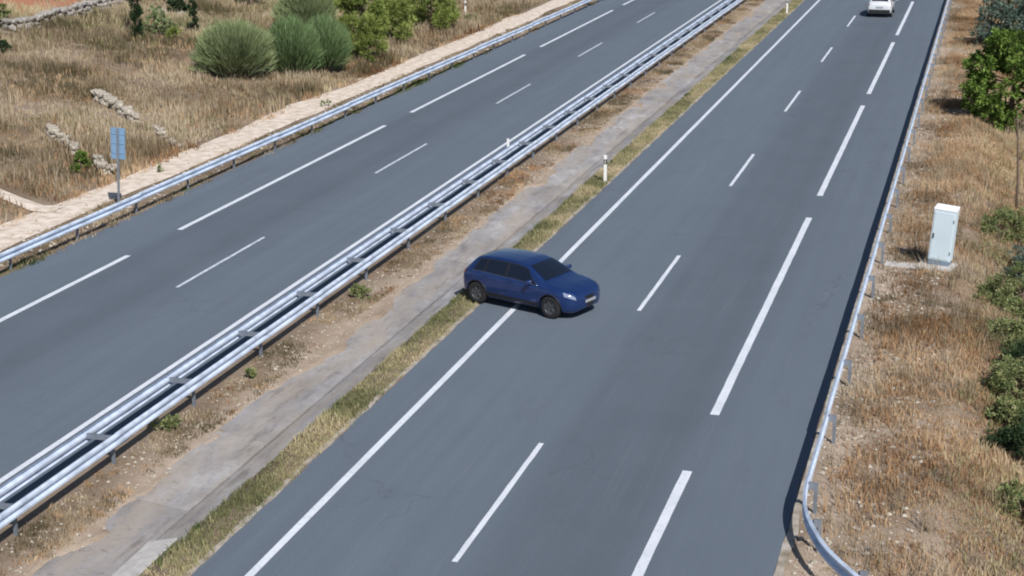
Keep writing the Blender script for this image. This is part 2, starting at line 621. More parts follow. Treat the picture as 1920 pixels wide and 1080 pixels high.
# pale strips where asphalt meets the verges
for nm, x0, x1, sdv in (('verge_strip', 6.02, 6.20, 11), ('verge_strip', -4.82, -4.68, 12)):
    V, F = sheet(x0, x1, 10, 220, -.008, .6, .05, .02, .06, sdv)
    tag(obj(nm, mesh_np(nm, V, F, STRIP)), kind='structure')

# drainage channel of concrete slabs along the median
cz = {-5.48: -.035, -6.20: -.21, -7.62: -.03}
V, F = sheet(-7.7, -5.62, 10, 220, -.30, 10)
chan = tag(obj('drainage_channel', mesh_np('drainage_channel', V, F, CONC)), kind='structure')


def slab_mesh(name, xa, za, xb, zb, l, seed):
    r = random.Random(seed)
    b = MB()
    n = 5
    top, bot = [], []
    for i in range(n + 1):
        y = l * i / n
        ja, jb = r.uniform(-.03, .03), r.uniform(-.05, .05)
        jz = r.uniform(-.006, .006)
        top.append(((xa + ja * .3, y, za + jz), ((xa + xb) / 2, y, (za + zb) / 2 + jz * 1.4), (xb + jb, y, zb + jz)))
    vs_ = [p for row in top for p in row] + [(p[0], p[1], p[2] - .09) for row in top for p in row]
    m = (n + 1) * 3
    fs_ = []
    for i in range(n):
        for c in range(2):
            a = i * 3 + c
            fs_.append((a, a + 1, a + 4, a + 3))
        fs_ += [(i * 3, i * 3 + 3, m + i * 3 + 3, m + i * 3), (i * 3 + 2, m + i * 3 + 2, m + i * 3 + 5, i * 3 + 5)]
    fs_ += [(0, m, m + 1, 1), (1, m + 1, m + 2, 2), (n * 3, n * 3 + 1, m + n * 3 + 1, m + n * 3), (n * 3 + 1, n * 3 + 2, m + n * 3 + 2, m + n * 3 + 1)]
    b.add(vs_, fs_)
    return b.mesh(name, CONC)


right_slabs = [slab_mesh('channel_slab', -6.24, -.19, -5.66, -.05, 3.97, s) for s in range(3)]
left_slabs = [slab_mesh('channel_slab', -6.30, -.195, -7.62, -.03, 3.97, 9 + s) for s in range(3)]
for k in range(50):
    y = 14 + 4 * k
    for arr, off in ((right_slabs, 0.0), (left_slabs, 1.7)):
        s = obj('channel_slab', arr[random.randrange(3)], chan, loc=(random.uniform(-.015, .015), y + off, random.uniform(-.012, .006)))
        s.rotation_euler = (random.uniform(-.003, .003), 0, random.uniform(-.003, .003))
# pale repair patch in the channel
rp_ = MB().box(-.33, .33, -.9, .9, -.01, .03)
pt = obj('repair_patch', rp_.mesh('repair_patch', PADC, bevel=.01), chan, loc=(-5.98, 25.2, -.10))
pt.rotation_euler = (0, -.23, .03)

# pale earth path behind the far guardrail, with a branch
n = 90
py = np.linspace(30, 190, n)
lft = -23.95 + (fbm(py, py * 0, 5, 41) - .5) * .9
rgt = -22.1 + (fbm(py, py * 0 + 50, 4, 43) - .5) * .8
rows = []
for k in range(5):
    t = k / 4
    X = lft * (1 - t) + rgt * t
    rows.append(np.stack([X, py, terr(X, py) + .02 + .03 * math.sin(math.pi * t)], -1))
V = np.concatenate(rows)
F = np.concatenate([np.stack([np.arange(n - 1) + k * n, np.arange(n - 1) + (k + 1) * n, np.arange(n - 1) + (k + 1) * n + 1, np.arange(n - 1) + k * n + 1], -1) for k in range(4)])
tag(obj('path', mesh_np('path', V, F, PATH, True)), kind='structure')
bpts = [(-23.3, 50.2, .75), (-24.2, 50.15, .55), (-25.2, 50.6, .5), (-26.3, 51.2, .5), (-28.0, 52.0, .5), (-31, 53.4, .55), (-36, 55.5, .6)]
V, F = [], []
for i, (x, y, w) in enumerate(bpts):
    for k in (-1, 0, 1):
        yy = y + k * w * .8
        V.append((x, yy, ground_z(x, yy) + .05 + .03 * (k == 0)))
for i in range(len(bpts) - 1):
    for k in range(2):
        F.append((i * 3 + k, i * 3 + k + 1, i * 3 + k + 4, i * 3 + k + 3))
tag(obj('path', mesh_np('branch_path', V, F, PATH, True)), kind='structure')

# ------------------------------------------------------------------ crash barriers
WPROF = [(.025, .155), (.078, .118), (.080, .072), (.004, .026), (.004, -.026), (.080, -.072), (.078, -.118), (.025, -.155)]


def beam_mesh(name, path, side, zc=.595):
    """W-beam swept along a plan path of (x, y, dz); side = +1/-1: which side faces the traffic (left normal of travel * side)."""
    b = MB()
    n = len(WPROF)
    P = [Vector((p[0], p[1])) for p in path]
    for i, p in enumerate(P):
        d = (P[min(i + 1, len(P) - 1)] - P[max(i - 1, 0)]).normalized()
        nrm = Vector((-d.y, d.x)) * side
        dz = path[i][2]
        for th in (0, -.006):
            for (o, z) in WPROF:
                q = p + nrm * (o + th)
                b.v.append((q.x, q.y, zc + z + dz))
    for i in range(len(P) - 1):
        a, c = i * 2 * n, (i + 1) * 2 * n
        for k in range(n - 1):
            b.f.append((a + k, a + k + 1, c + k + 1, c + k))
            b.f.append((a + n + k, c + n + k, c + n + k + 1, a + n + k + 1))
        for k in (0, n - 1):
            b.f.append((a + k, c + k, c + n + k, a + n + k))
    return b.mesh(name, STEEL)


def post_mesh(h=.70, w=.05, d=.08):
    b = MB()
    t = .008
    b.box(-d / 2, d / 2, -w / 2, -w / 2 + t, -.25, h)
    b.box(-d / 2, -d / 2 + t, -w / 2 + t + .001, w / 2, -.25, h)
    b.box(d / 2 - t, d / 2, -w / 2 + t + .001, w / 2, -.25, h)
    return b.mesh('post', STEEL_D)


M_POST = post_mesh()
M_SPACER = MB().box(-.055, .055, -.035, .035, -.09, .07).mesh('spacer', STEEL_D, bevel=.01)
M_CROSS = MB().box(-.36, .36, -.035, .035, -.06, .06).mesh('cross_spacer', STEEL_D, bevel=.008)
M_BOLT = MB().lathe([(-.012, .001), (-.012, .022), (.0, .026), (.006, .001)], 8).mesh('bolt', STEEL_D)

# right guardrail, seen from behind, with a flared terminal
gr = tag(empty('guard_rail', (6.31, 30.8, 0)), 'steel guardrail along the hard shoulder with its end flared into the dry grass', 'guardrail')
YB = 30.76
m_right = beam_mesh('rail_beam', [(0, -.04, 0), (0, 1, 0), (0, 2, 0), (0, 3, 0), (0, 4.04, 0)], 1)
for k in range(0, 45):
    o = obj('rail_beam', m_right, gr, loc=(random.uniform(-.006, .006) - (k % 2) * .004, 4 * k, random.uniform(-.006, .006)))
    o.rotation_euler = (random.uniform(-.0015, .0015), 0, random.uniform(-.0015, .0015))
for k in range(0, 46):
    obj('post', M_POST, gr, loc=(.145, 4 * k, -.02))
    obj('spacer', M_SPACER, gr, loc=(.052, 4 * k, .60))
tp = [(8.75, 25.2, -.38), (8.3, 25.75, -.16), (7.9, 26.3, -.04), (7.45, 26.9, -.01), (7.0, 27.6, 0), (6.66, 28.4, 0), (6.42, 29.2, 0), (6.29, 30.0, 0), (6.25, 30.80, 0)]
tp = [(x - 6.25, y - 30.8, z) for x, y, z in tp]
fine = []
for i in range(len(tp) - 1):
    p0, p1, p2, p3 = (Vector(tp[max(i - 1, 0)]), Vector(tp[i]), Vector(tp[i + 1]), Vector(tp[min(i + 2, len(tp) - 1)]))
    for k in range(4):
        t = k / 4
        fine.append(tuple(.5 * ((2 * p1) + (p2 - p0) * t + (2 * p0 - 5 * p1 + 4 * p2 - p3) * t * t + (3 * p1 - p0 - 3 * p2 + p3) * t ** 3)))
fine.append(tp[-1])
obj('terminal_beam', beam_mesh('terminal_beam', fine, 1), gr)
for x, y in ((6.58, 28.95), (7.62, 26.95)):
    o = obj('post', M_POST, gr, loc=(x + .07 - 6.25, y + .06 - 30.8, -.02))
    o.rotation_euler = (0, 0, .6)
    o = obj('spacer', M_SPACER, gr, loc=(x - 6.25, y + .03 - 30.8, .60))
    o.rotation_euler = (0, 0, .6)

# left guardrail
gl = tag(empty('guard_rail', (-20.22, 38.6, 0), .0042), 'steel guardrail on the outer edge of the far carriageway, below the pale path', 'guardrail')
m_left = beam_mesh('rail_beam', [(0, -.04, 0), (0, 1, 0), (0, 2, 0), (0, 3, 0), (0, 4.04, 0)], -1)
for k in range(0, 36):
    o = obj('rail_beam', m_left, gl, loc=(random.uniform(-.01, .01) + (k % 2) * .004, 4 * k, random.uniform(-.012, .012)))
    obj('post', M_POST, gl, loc=(-.145, 4 * k, -.02))
    obj('spacer', M_SPACER, gl, loc=(-.052, 4 * k, .60))
gl.rotation_euler = (0, 0, -.0045)

# double sided median barrier
gm = tag(empty('median_barrier', (-9.17, 13.8, 0)), 'double sided steel crash barrier with cross spacers along the median', 'crash barrier')
m_mr = beam_mesh('rail_beam', [(0, -.04, 0), (0, 1, 0), (0, 2, 0), (0, 3, 0), (0, 3.89, 0)], -1)
m_ml = beam_mesh('rail_beam', [(0, -.04, 0), (0, 1, 0), (0, 2, 0), (0, 3, 0), (0, 3.89, 0)], 1)
for k in range(0, 48):
    y = 3.85 * k
    obj('rail_beam', m_mr, gm, loc=(.358 + random.uniform(-.008, .008) + (k % 2) * .004, y, random.uniform(-.008, .008)))
    obj('rail_beam', m_ml, gm, loc=(-.358 + random.uniform(-.008, .008) - (k % 2) * .004, y, random.uniform(-.008, .008)))
    obj('post', M_POST, gm, loc=(.26, y, -.02))
    obj('cross_spacer', M_CROSS, gm, loc=(0, y, .60))
# small reflector upright on the far beam
b = MB().box(-.05, .05, -.012, .012, 0, .42)
obj('barrier_reflector', b.mesh('barrier_reflector', WHITEP, bevel=.008), gm, loc=(-.47, 62.6 - 13.8, .60))


# ------------------------------------------------------------------ delineator posts, cabinet, sign
def delineator(loc, label, group=None, rz=0.0, h=1.12):
    t = empty('delineator_post', loc, rz)
    tag(t, label, 'marker post', group)
    prof = [(-.06, -.05), (.06, -.05), (.05, .045), (0, .065), (-.05, .045)]

    def prism(z0, z1, s, slope=0.0):
        b_ = MB()
        m = len(prof)
        b_.add([(x * s, y * s, z0) for x, y in prof] + [(x * s, y * s, z1 + slope * (y + .05)) for x, y in prof],
               [tuple(range(m))[::-1], tuple(range(m, 2 * m))] + [(k, (k + 1) % m, m + (k + 1) % m, m + k) for k in range(m)])
        return b_
    obj('shaft', prism(-.15, h * .66, 1.0).mesh('shaft', WHITEP), t)
    obj('black_band', prism(h * .66, h * .84, 1.015).mesh('black_band', BLACKP), t)
    obj('cap', prism(h * .84, h, 1.0, -.6).mesh('cap', WHITEP), t)
    obj('reflector', MB().box(-.022, .022, -.058, -.053, h * .69, h * .81).mesh('reflector', REFL), t)
    return t


delineator((-4.86, 60.0, -.01), 'white delineator post with black band at the median edge, behind the blue car')
delineator((-4.95, 118.4, -.01), 'white delineator post at the median edge farther on, level with the white car')
delineator((-26.7, 109.2, ground_z(-26.7, 109.2)), 'white marker post at the roadside scrub beyond the young pines')

# roadside equipment cabinet, slightly out of plumb on its pad
pad = tag(obj('concrete_pad', MB().box(-.62, .52, -.36, .52, -.2, .05).mesh('concrete_pad', PADC, bevel=.012), loc=(8.2, 50.75, .0)),
          'pale concrete pad under the roadside cabinet', 'concrete pad')
pad.rotation_euler = (0, 0, -.18)
pad2 = tag(obj('concrete_pad', MB().box(-.5, .5, -.28, .28, -.12, .035).mesh('low_concrete_pad', PADC, bevel=.012), loc=(7.05, 50.75, -.02)),
           'low concrete apron between the guardrail and the cabinet pad', 'concrete pad')
pad2.rotation_euler = (0, 0, -.1)
cab = tag(empty('equipment_cabinet', (8.24, 50.95, .045), -.22), 'tall pale blue metal equipment cabinet with white roof on the dry verge', 'cabinet')
cab.rotation_euler = (0, math.radians(3.6), -.22)
obj('plinth', MB().box(-.33, .33, -.17, .19, 0, .16).mesh('plinth', CABB, bevel=.006), cab)
obj('body', MB().box(-.35, .35, -.18, .21, .162, 1.80).mesh('cabinet_body', CABW, bevel=.012), cab)
dr = obj('door', MB().box(-.31, .31, -.197, -.1815, .21, 1.74).mesh('cabinet_door', CABW, bevel=.006), cab)
obj('handle', MB().box(-.275, -.245, -.225, -.198, .88, 1.04).mesh('cabinet_handle', BLACKP, bevel=.004), dr)
for zz in (.45, 1.5):
    obj('hinge', MB().box(.305, .335, -.212, -.183, zz - .05, zz + .05).mesh('cabinet_hinge', STEEL_D, bevel=.004), cab)
rf = MB()
rf.add([(-.358, -.19, 1.803), (.358, -.19, 1.803), (.358, .217, 1.803), (-.358, .217, 1.803),
        (-.358, -.19, 1.86), (.358, -.19, 1.86), (.358, .217, 1.92), (-.358, .217, 1.92)],
       [(0, 3, 2, 1), (4, 5, 6, 7), (0, 1, 5, 4), (1, 2, 6, 5), (2, 3, 7, 6), (3, 0, 4, 7)])
obj('roof', rf.mesh('cabinet_roof', CABT, bevel=.012), cab)

# back of a road sign behind the far guardrail
SIGNB = simple('sign_back', (.19, .32, .48), .5, metal=.2, var=.06)
sg = tag(empty('road_sign', (-20.95, 50.45, -.03), .0), 'rectangular road sign seen from its blue-grey metal back on a thin post', 'road sign')
sg.rotation_euler = (0, math.radians(3.4), .12)
obj('post', MB().box(-.04, .04, -.025, .025, -.3, 3.16).mesh('sign_post', STEEL_D, bevel=.006), sg)
pn = obj('panel', MB().box(-.27, .27, .045, .06, 2.02, 3.18).mesh('sign_panel', SIGNB, bevel=.004), sg)
for sx in (-.262, .262):
    obj('edge_fold', MB().box(sx - .008, sx + .008, .018, .0435, 2.03, 3.17).mesh('edge_fold', SIGNB), pn)
for zz in (2.25, 2.6, 2.95):
    obj('bracket', MB().box(-.245, .245, .0265, .044, zz - .015, zz + .015).mesh('bracket', SIGNB, bevel=.003), sg)


# ------------------------------------------------------------------ cars
def interp(keys, x):
    ks = np.array(keys, float)
    xk, yk = ks[:, 0], ks[:, 1]
    m = np.zeros(len(xk))
    d = np.diff(yk) / np.diff(xk)
    for i in range(1, len(xk) - 1):
        m[i] = 0 if d[i - 1] * d[i] <= 0 else 2 * d[i - 1] * d[i] / (d[i - 1] + d[i])
    m[0], m[-1] = d[0], d[-1]
    i = int(np.clip(np.searchsorted(xk, x) - 1, 0, len(xk) - 2))
    h = xk[i + 1] - xk[i]
    t = min(1, max(0, (x - xk[i]) / h))
    return float((2 * t ** 3 - 3 * t * t + 1) * yk[i] + (t ** 3 - 2 * t * t + t) * h * m[i] + (-2 * t ** 3 + 3 * t * t) * yk[i + 1] + (t ** 3 - t * t) * h * m[i + 1])


class CarShape:
    """lofted body; x forward, y left, z up.  v runs 0 (sill centre) .. 9 (roof centre) over ten section points."""
    ZT = [(-1.912, .70), (-1.888, .92), (-1.824, 1.02), (-1.688, 1.16), (-1.400, 1.395), (-1.120, 1.45), (-0.500, 1.475), (0.050, 1.46), (0.360, 1.405), (0.750, 1.23), (1.100, 1.035), (1.300, .985), (1.700, .915), (1.960, .825), (2.080, .73), (2.140, .60)]
    ZBELT = [(-1.912, .64), (-1.880, .84), (-1.800, .95), (-1.400, 1.0), (-0.500, .965), (0.500, .93), (1.100, .90), (1.700, .83), (1.960, .745), (2.080, .66), (2.140, .54)]
    W = [(-1.912, .66), (-1.880, .77), (-1.760, .835), (-1.320, .895), (-0.400, .90), (0.800, .90), (1.400, .90), (1.700, .865), (1.900, .785), (2.050, .66), (2.140, .46)]
    WR = [(-1.912, .58), (-1.840, .68), (-1.688, .66), (-1.320, .59), (-0.600, .605), (0.200, .60), (0.700, .67), (1.100, .76), (1.400, .78), (1.800, .72), (2.000, .62), (2.100, .50), (2.140, .42)]
    ZB = [(-1.912, .38), (-1.800, .27), (-1.480, .21), (1.600, .20), (1.950, .22), (2.140, .32)]

    def section(self, x):
        zt, zb_, w, wr, zo = (interp(k, x) for k in (self.ZT, self.ZBELT, self.W, self.WR, self.ZB))
        zb_ = min(zb_, zt - .035)
        ze = zt - min(.05, (zt - zb_) * .45)
        h = zb_ - zo
        return [(0, zo), (w * .82, zo), (w * .965, zo + min(.09, h * .25)), (w, zo + .50 * h), (w * .985, zo + .86 * h), (w * .95, zb_),
                (wr + .025 * min(1, (zt - zb_) / .3) + .004, ze - .02 * min(1, (zt - zb_) / .3)), (wr - .02, ze + .35 * (zt - ze)), (wr * .6, zt - .012), (0, zt)]

    def pt(self, x, v, side):
        s = self.section(x)
        i = min(8, int(v))
        t = v - i
        a, b_ = s[i], s[i + 1]
        return Vector((x, side * (a[0] * (1 - t) + b_[0] * t), a[1] * (1 - t) + b_[1] * t))

    def nrm(self, x, v, side):
        e = .02
        dx = self.pt(min(x + e, 2.138), v, side) - self.pt(max(x - e, -1.910), v, side)
        dv = self.pt(x, min(v + .12, 8.999), side) - self.pt(x, max(v - .12, 0), side)
        n_ = dv.cross(dx) * side
        return n_.normalized() if n_.length > 1e-9 else Vector((0, 0, 1))

    def body(self, mat):
        X = np.unique(np.concatenate([np.linspace(-1.912, -1.800, 6), np.linspace(-1.800, 2.0, 61), np.linspace(2.0, 2.14, 7)]))
        cnt = [3, 2, 4, 4, 2, 6, 2, 4, 4]
        vv = [0.0]
        for i, c in enumerate(cnt):
            vv += [i + (k + 1) / c for k in range(c)]
        m = len(vv)
        ring = [(v, -1) for v in vv] + [(v, 1) for v in vv[-2:0:-1]]
        R_ = len(ring)
        V_, F_ = [], []
        for x in X:
            for v, s in ring:
                V_.append(tuple(self.pt(float(x), min(v, 8.9999), s)))
        for i in range(len(X) - 1):
            for k in range(R_):
                F_.append((i * R_ + k, i * R_ + (k + 1) % R_, (i + 1) * R_ + (k + 1) % R_, (i + 1) * R_ + k))
        F_.append(tuple(range(R_)))
        F_.append(tuple((len(X) - 1) * R_ + k for k in range(R_))[::-1])
        b_ = MB().add(V_, F_)
        me = b_.mesh('body', mat, True)
        o = bpy.data.objects.new('body_tmp', me)
        COL.objects.link(o)
        cut = MB()
        for ax in (-1.31, 1.33):
            for sy in (-1, 1):
                prof = [(sy * .58, .001), (sy * .58, .375), (sy * 1.2, .375), (sy * 1.2, .001)]
                c = MB().lathe(prof, 28)
                cut.add([(p[0] + ax, p[1], p[2] + .335) for p in c.v], c.f)
        cm = cut.mesh('cut', mat)
        bm = bmesh.new()
        bm.from_mesh(cm)
        bmesh.ops.remove_doubles(bm, verts=bm.verts, dist=.004)
        bmesh.ops.recalc_face_normals(bm, faces=bm.faces)
        bm.to_mesh(cm)
        bm.free()
        co = bpy.data.objects.new('cut_tmp', cm)
        COL.objects.link(co)
        md = o.modifiers.new('arches', 'BOOLEAN')
        md.operation = 'DIFFERENCE'
        md.object = co
        md.solver = 'EXACT'
        dg = bpy.context.evaluated_depsgraph_get()
        out = bpy.data.meshes.new_from_object(o.evaluated_get(dg))
        bpy.data.objects.remove(o)
        bpy.data.objects.remove(co)
        out.name = 'car_body'
        return out

    def patch(self, name, mat, outline_x, v0, v1, sides=(1,), off=.006, nx_=14, nv=8, both=False):
        """a panel lying on the body between v0 and v1; outline_x(t) gives its x range at height t."""
        b_ = MB()
        for s in sides:
            V_, F_ = [], []
            for i in range(nv + 1):
                t = i / nv
                v = v0 + (v1 - v0) * t
                xa, xb = outline_x(t)
                for k in range(nx_ + 1):
                    x = xa + (xb - xa) * k / nx_
                    V_.append(self.pt(x, v, s) + self.nrm(x, v, s) * off)
            for i in range(nv):
                for k in range(nx_):
                    F_.append((i * (nx_ + 1) + k, i * (nx_ + 1) + k + 1, (i + 1) * (nx_ + 1) + k + 1, (i + 1) * (nx_ + 1) + k))
            b_.add(V_, F_)
        return b_.mesh(name, mat, True)

    def strip(self, name, mat, pts, side, r=.006):
        return MB().tube([self.pt(x, v, side) + self.nrm(x, v, side) * .001 for x, v in pts], r, 5).mesh(name, mat, True)


def make_wheel():
    tyre = MB().lathe([(-.10, .20), (-.105, .27), (-.10, .315), (-.075, .333), (.075, .333), (.10, .315), (.105, .27), (.10, .20)], 32)
    rim = MB().lathe([(.095, .232), (.10, .228), (.095, .205), (.05, .195), (.04, .05), (.06, .04), (.062, .001)], 32)
    for k in range(5):
        a = 2 * math.pi * k / 5
        c = MB().box(.045, .212, .05, .082, -.026, .026)
        rim.add([(p[0] * math.cos(a) - p[2] * math.sin(a), p[1], p[0] * math.sin(a) + p[2] * math.cos(a)) for p in c.v], c.f)
    return tyre.mesh('tyre', RUBBER, True), rim.mesh('rim', RIM)


TYRE, RIM_ME = make_wheel()


def make_car(label, loc, rz, paint, bump=(.33, .47, .60)):
    S = CarShape()
    t = tag(empty('car', loc, rz), label, 'car')
    obj('body', S.body(paint), t)
    # glass
    obj('windscreen', S.patch('windscreen', GLASS, lambda q: (.42 + .02 * q, 1.04 + .03 * q), 7.25, 8.999, (-1, 1), .005), t)
    obj('rear_window', S.patch('rear_window', GLASS, lambda q: (-1.704, -1.320), 7.3, 8.999, (-1, 1), .005), t)
    for s in (-1, 1):
        for nm, fa, fb in (('front_window', (-.22, .80), (-.20, .44)), ('rear_side_window', (-1.02, -.30), (-.97, -.28)), ('quarter_window', (-1.416, -1.08), (-1.288, -1.03))):
            obj(nm, S.patch(nm, GLASS, lambda q, a=fa, b_=fb: (a[0] + (b_[0] - a[0]) * q, a[1] + (b_[1] - a[1]) * q), 5.12, 5.90, (s,), .005), t)
        obj('window_surround', S.patch('window_surround', BLACKP, lambda q: (-1.47 + .13 * q, .86 - .40 * q), 5.07, 5.96, (s,), .0025, 24, 6), t)
        obj('window_trim', S.strip('window_trim', CHROME, [(-1.5 + .1 * k, 5.04) for k in range(25)], s, .007), t)
        # doors: seams and handles
        for xs_ in (.92, -.26, -1.02):
            obj('door_seam', S.strip('door_seam', BLACKP, [(xs_ - .04 * abs(v - 3.4), v) for v in np.linspace(2.2, 5.0, 9)], s, .004), t)
        for xh in (-.08, -.98):
            p = S.pt(xh, 4.35, s)
            obj('door_handle', MB().box(-.09, .09, -.018, .018, -.016, .016).mesh('door_handle', paint, bevel=.006), t, loc=(p.x, p.y + s * .014, p.z))
        # mirror
        b_ = MB()
        b_.tube([(.72, s * .86, .98), (.70, s * .97, 1.0), (.69, s * 1.0, 1.005)], [.03, .03, .025], 8)
        mr_ = obj('mirror_arm', b_.mesh('mirror_arm', BLACKP, True), t)
        mm = MB().box(-.05, .05, -.09, .09, -.06, .06)
        obj('mirror_housing', mm.mesh('mirror_housing', paint, True, bevel=.028), mr_, loc=(.70, s * 1.03, 1.03))
        # lamps
        obj('headlight', S.patch('headlight', LAMP, lambda q: (1.80 - .06 * q, 2.075 - .03 * q), 4.05, 5.25, (s,), .007, 10, 6), t)
        obj('tail_light', S.patch('tail_light', REDL, lambda q: (-1.880, -1.744 + .02 * q), 4.3, 5.5, (s,), .007, 8, 6), t)
        # dark sill and arch rims
        obj('sill', S.patch('sill', BLACKP, lambda q: (-.93, .95), 1.5, 2.45, (s,), .006, 16, 3), t)
        for ax in (-1.31, 1.33):
            arc = []
            for k in range(19):
                a = math.pi * (k / 18) * 1.06 - .03 * math.pi
                arc.append((ax + .385 * math.cos(a), .335 + .385 * math.sin(a)))
            pts = []
            for x, z in arc:
                sec = S.section(x)
                vbest = min((abs((sec[i][1] * (1 - u) + sec[i + 1][1] * u) - z), i + u) for i in range(1, 5) for u in (0, .2, .4, .6, .8))[1]
                pp = S.pt(x, vbest, s)
                pts.append((x, pp.y + s * .004, z))
            obj('arch_trim', MB().tube(pts, .016, 6).mesh('arch_trim', BLACKP, True), t)
    # front: grille, lower intake, plate
    for nm, z0, z1, w_, mt in (('grille', .56, .66, .42, BLACKP), ('lower_intake', .34, .47, .52, BLACKP)):
        b_ = MB()
        for i in range(13):
            y = -w_ + 2 * w_ * i / 12
            xx = 2.155 - .10 * (y / w_) ** 2 * (w_ / .45)
            b_.v += [(xx, y, z0), (xx - .005, y, z1), (xx - .12, y, z0), (xx - .12, y, z1)]
        for i in range(12):
            a, c = i * 4, i * 4 + 4
            b_.f += [(a, c, c + 1, a + 1), (a + 1, c + 1, c + 3, a + 3), (a, a + 2, c + 2, c)]
        b_.f += [(0, 1, 3, 2), (48, 50, 51, 49)]
        obj(nm, b_.mesh(nm, mt), t)
    obj('number_plate', MB().box(2.157, 2.166, -.26, .26, .475, .555).mesh('number_plate', PLATE), t)
    obj('number_plate', MB().box(-1.935, -1.922, -.26, .26, .66, .77).mesh('rear_number_plate', PLATE), t)
    obj('rear_bumper', MB().box(-1.937, -1.784, -bump[2], bump[2], bump[0], bump[1]).mesh('rear_bumper', BLACKP, bevel=.03), t)
    for ax in (-1.31, 1.33):
        for s in (-1, 1):
            w_ = empty('wheel', (ax, s * .775, .335), 0 if s > 0 else math.pi)
            w_.parent = t
            obj('tyre', TYRE, w_)
            obj('rim', RIM_ME, w_)
    return t


NAVY = paint_car('navy_paint', (.008, .032, .135))
PEARL = paint_car('white_paint', (.78, .79, .82))
make_car('dark blue hatchback standing askew across the edge line and the median verge', (-3.26, 43.42, .003), math.radians(-19.8), NAVY)
make_car('white hatchback driving away in the right lane', (1.72, 119.15, .003), math.radians(90), PEARL, (.25, .56, .74))


# ------------------------------------------------------------------ vegetation
def blades_mesh(name, P, H, W, tint, mat, lean=.35, rng=RNG):
    n_ = len(P)
    a = rng.random(n_) * 2 * np.pi
    wd = np.stack([np.cos(a), np.sin(a), np.zeros(n_)], -1) * (W * .5)[:, None]
    la = rng.random(n_) * 2 * np.pi
    ln = lean * (.2 + rng.random(n_)) * H
    ld = np.stack([np.cos(la) * ln, np.sin(la) * ln, np.zeros(n_)], -1)
    z = np.array([0, 0, 1.0])
    mid = P + ld * .3 + z * (H * .55)[:, None]
    tip = P + ld + z * H[:, None]
    V_ = np.stack([P - wd - z * .03, P + wd - z * .03, mid - wd * .75, mid + wd * .75, tip], 1).reshape(-1, 3)
    b0 = (np.arange(n_) * 5)[:, None]
    F_ = np.concatenate([b0 + np.array([[0, 1, 3]]), b0 + np.array([[0, 3, 2]]), b0 + np.array([[2, 3, 4]])])
    return mesh_np(name, V_, F_, mat, False, {'tint': np.repeat(np.clip(tint, 0, 1), 5)})


def scatter(n_, x0, x1, y0, y1, rng=RNG, keep=None, tuft=6, spread=.12):
    m = n_ // tuft
    x = x0 + (x1 - x0) * rng.random(m)
    y = y0 + (y1 - y0) * rng.random(m)
    if keep is not None:
        k = rng.random(m) < keep(x, y)
        x, y = x[k], y[k]
    x = np.repeat(x, tuft) + rng.normal(0, spread, len(x) * tuft)
    y = np.repeat(y, tuft) + rng.normal(0, spread, len(y) * tuft)
    return x, y


def grass(name, label, xy, hmin, hmax, w, mat, lean=.35, hn=None, tn=(3.0, 51)):
    x, y = xy
    P = np.stack([x, y, terr(x, y)], -1)
    nse = fbm(x, y, *tn)
    hf = np.clip((fbm(x, y, 2.2, 77) - .2) * 1.7, .15, 1.2) if hn is None else hn(x, y)
    H = (hmin + (hmax - hmin) * RNG.random(len(x))) * hf
    tint = .5 + (nse - .5) * 2.2 + RNG.normal(0, .2, len(x))
    Wd = w * (.6 + .8 * RNG.random(len(x)))
    o = obj(name, blades_mesh(name, P, H, Wd, tint, mat, lean))
    return tag(o, label, 'grass', kind='stuff')


def wedge(x, y):
    return ((x - 9.1) > -.86 * y - 4)


PATH_CLEAR = lambda x, y: np.where((np.abs(y - (50.1 - (x + 23.3) * .42)) < .75) & (x > -31) & (x < -23) & (x < -23.9), 0.0, 1.0)
grass('dry_grass', 'grey-brown dry grass covering the hillside above the path',
      scatter(330000, -72, -24.1, 42, 128, keep=lambda x, y: wedge(x, y) * PATH_CLEAR(x, y) * np.clip((fbm(x, y, 5, 61) - .18) * 2.6, .12, 1) * np.clip(1 - np.clip(-45.2 - x, 0, 3) / 2 * (y < 108), .06, 1)), .35, 1.05, .045, GR_TAN, .3, None, (4.0, 51))
grass('russet_grass', 'reddish brown dry grass thickest along the upper edge of the pale path',
      scatter(190000, -45, -23.6, 45, 120, keep=lambda x, y: wedge(x, y) * PATH_CLEAR(x, y) * np.clip((fbm(x, y, 4, 67) - .30) * 2.5, 0, 1) * np.clip((x + 45) / 14, .15, 1)), .2, .55, .03, GR_RED)
grass('olive_grass', 'yellow-green tall grass behind the broom bushes',
      scatter(60000, -50, -29, 84, 125, keep=lambda x, y: np.clip((fbm(x, y, 6, 70) - .25) * 2.2, 0, 1)), .4, 1.0, .045, GR_OLV)
grass('hill_weeds', 'olive green weed patches scattered through the hillside grass',
      scatter(90000, -60, -24.0, 44, 118, keep=lambda x, y: wedge(x, y) * PATH_CLEAR(x, y) * np.clip((fbm(x, y, 5, 171) - .48) * 5, 0, 1) * (x > -45), spread=.14), .25, .7, .04, GR_OLV, .4, None, (3, 172))
grass('tall_weeds', 'tall dry weed clumps standing out of the verge grass',
      scatter(16000, 7.2, 13, 26, 110, keep=lambda x, y: np.clip((fbm(x, y, 4, 181) - .35) * 3, 0.05, 1), tuft=22, spread=.10), .45, 1.0, .016, GR_TAN, .45, lambda x, y: np.full(len(x), .85))
grass('dry_grass', 'tan and russet dry grass on the verge between guardrail and shrubs',
      scatter(290000, 6.6, 14.5, 24, 142, keep=lambda x, y: np.clip((fbm(x, y, 3, 63) - .25) * 3.0, .10, 1) * np.clip((x - 6.4) / 1.4, .2, 1), spread=.10), .12, .5, .02, GR_RED, .6)
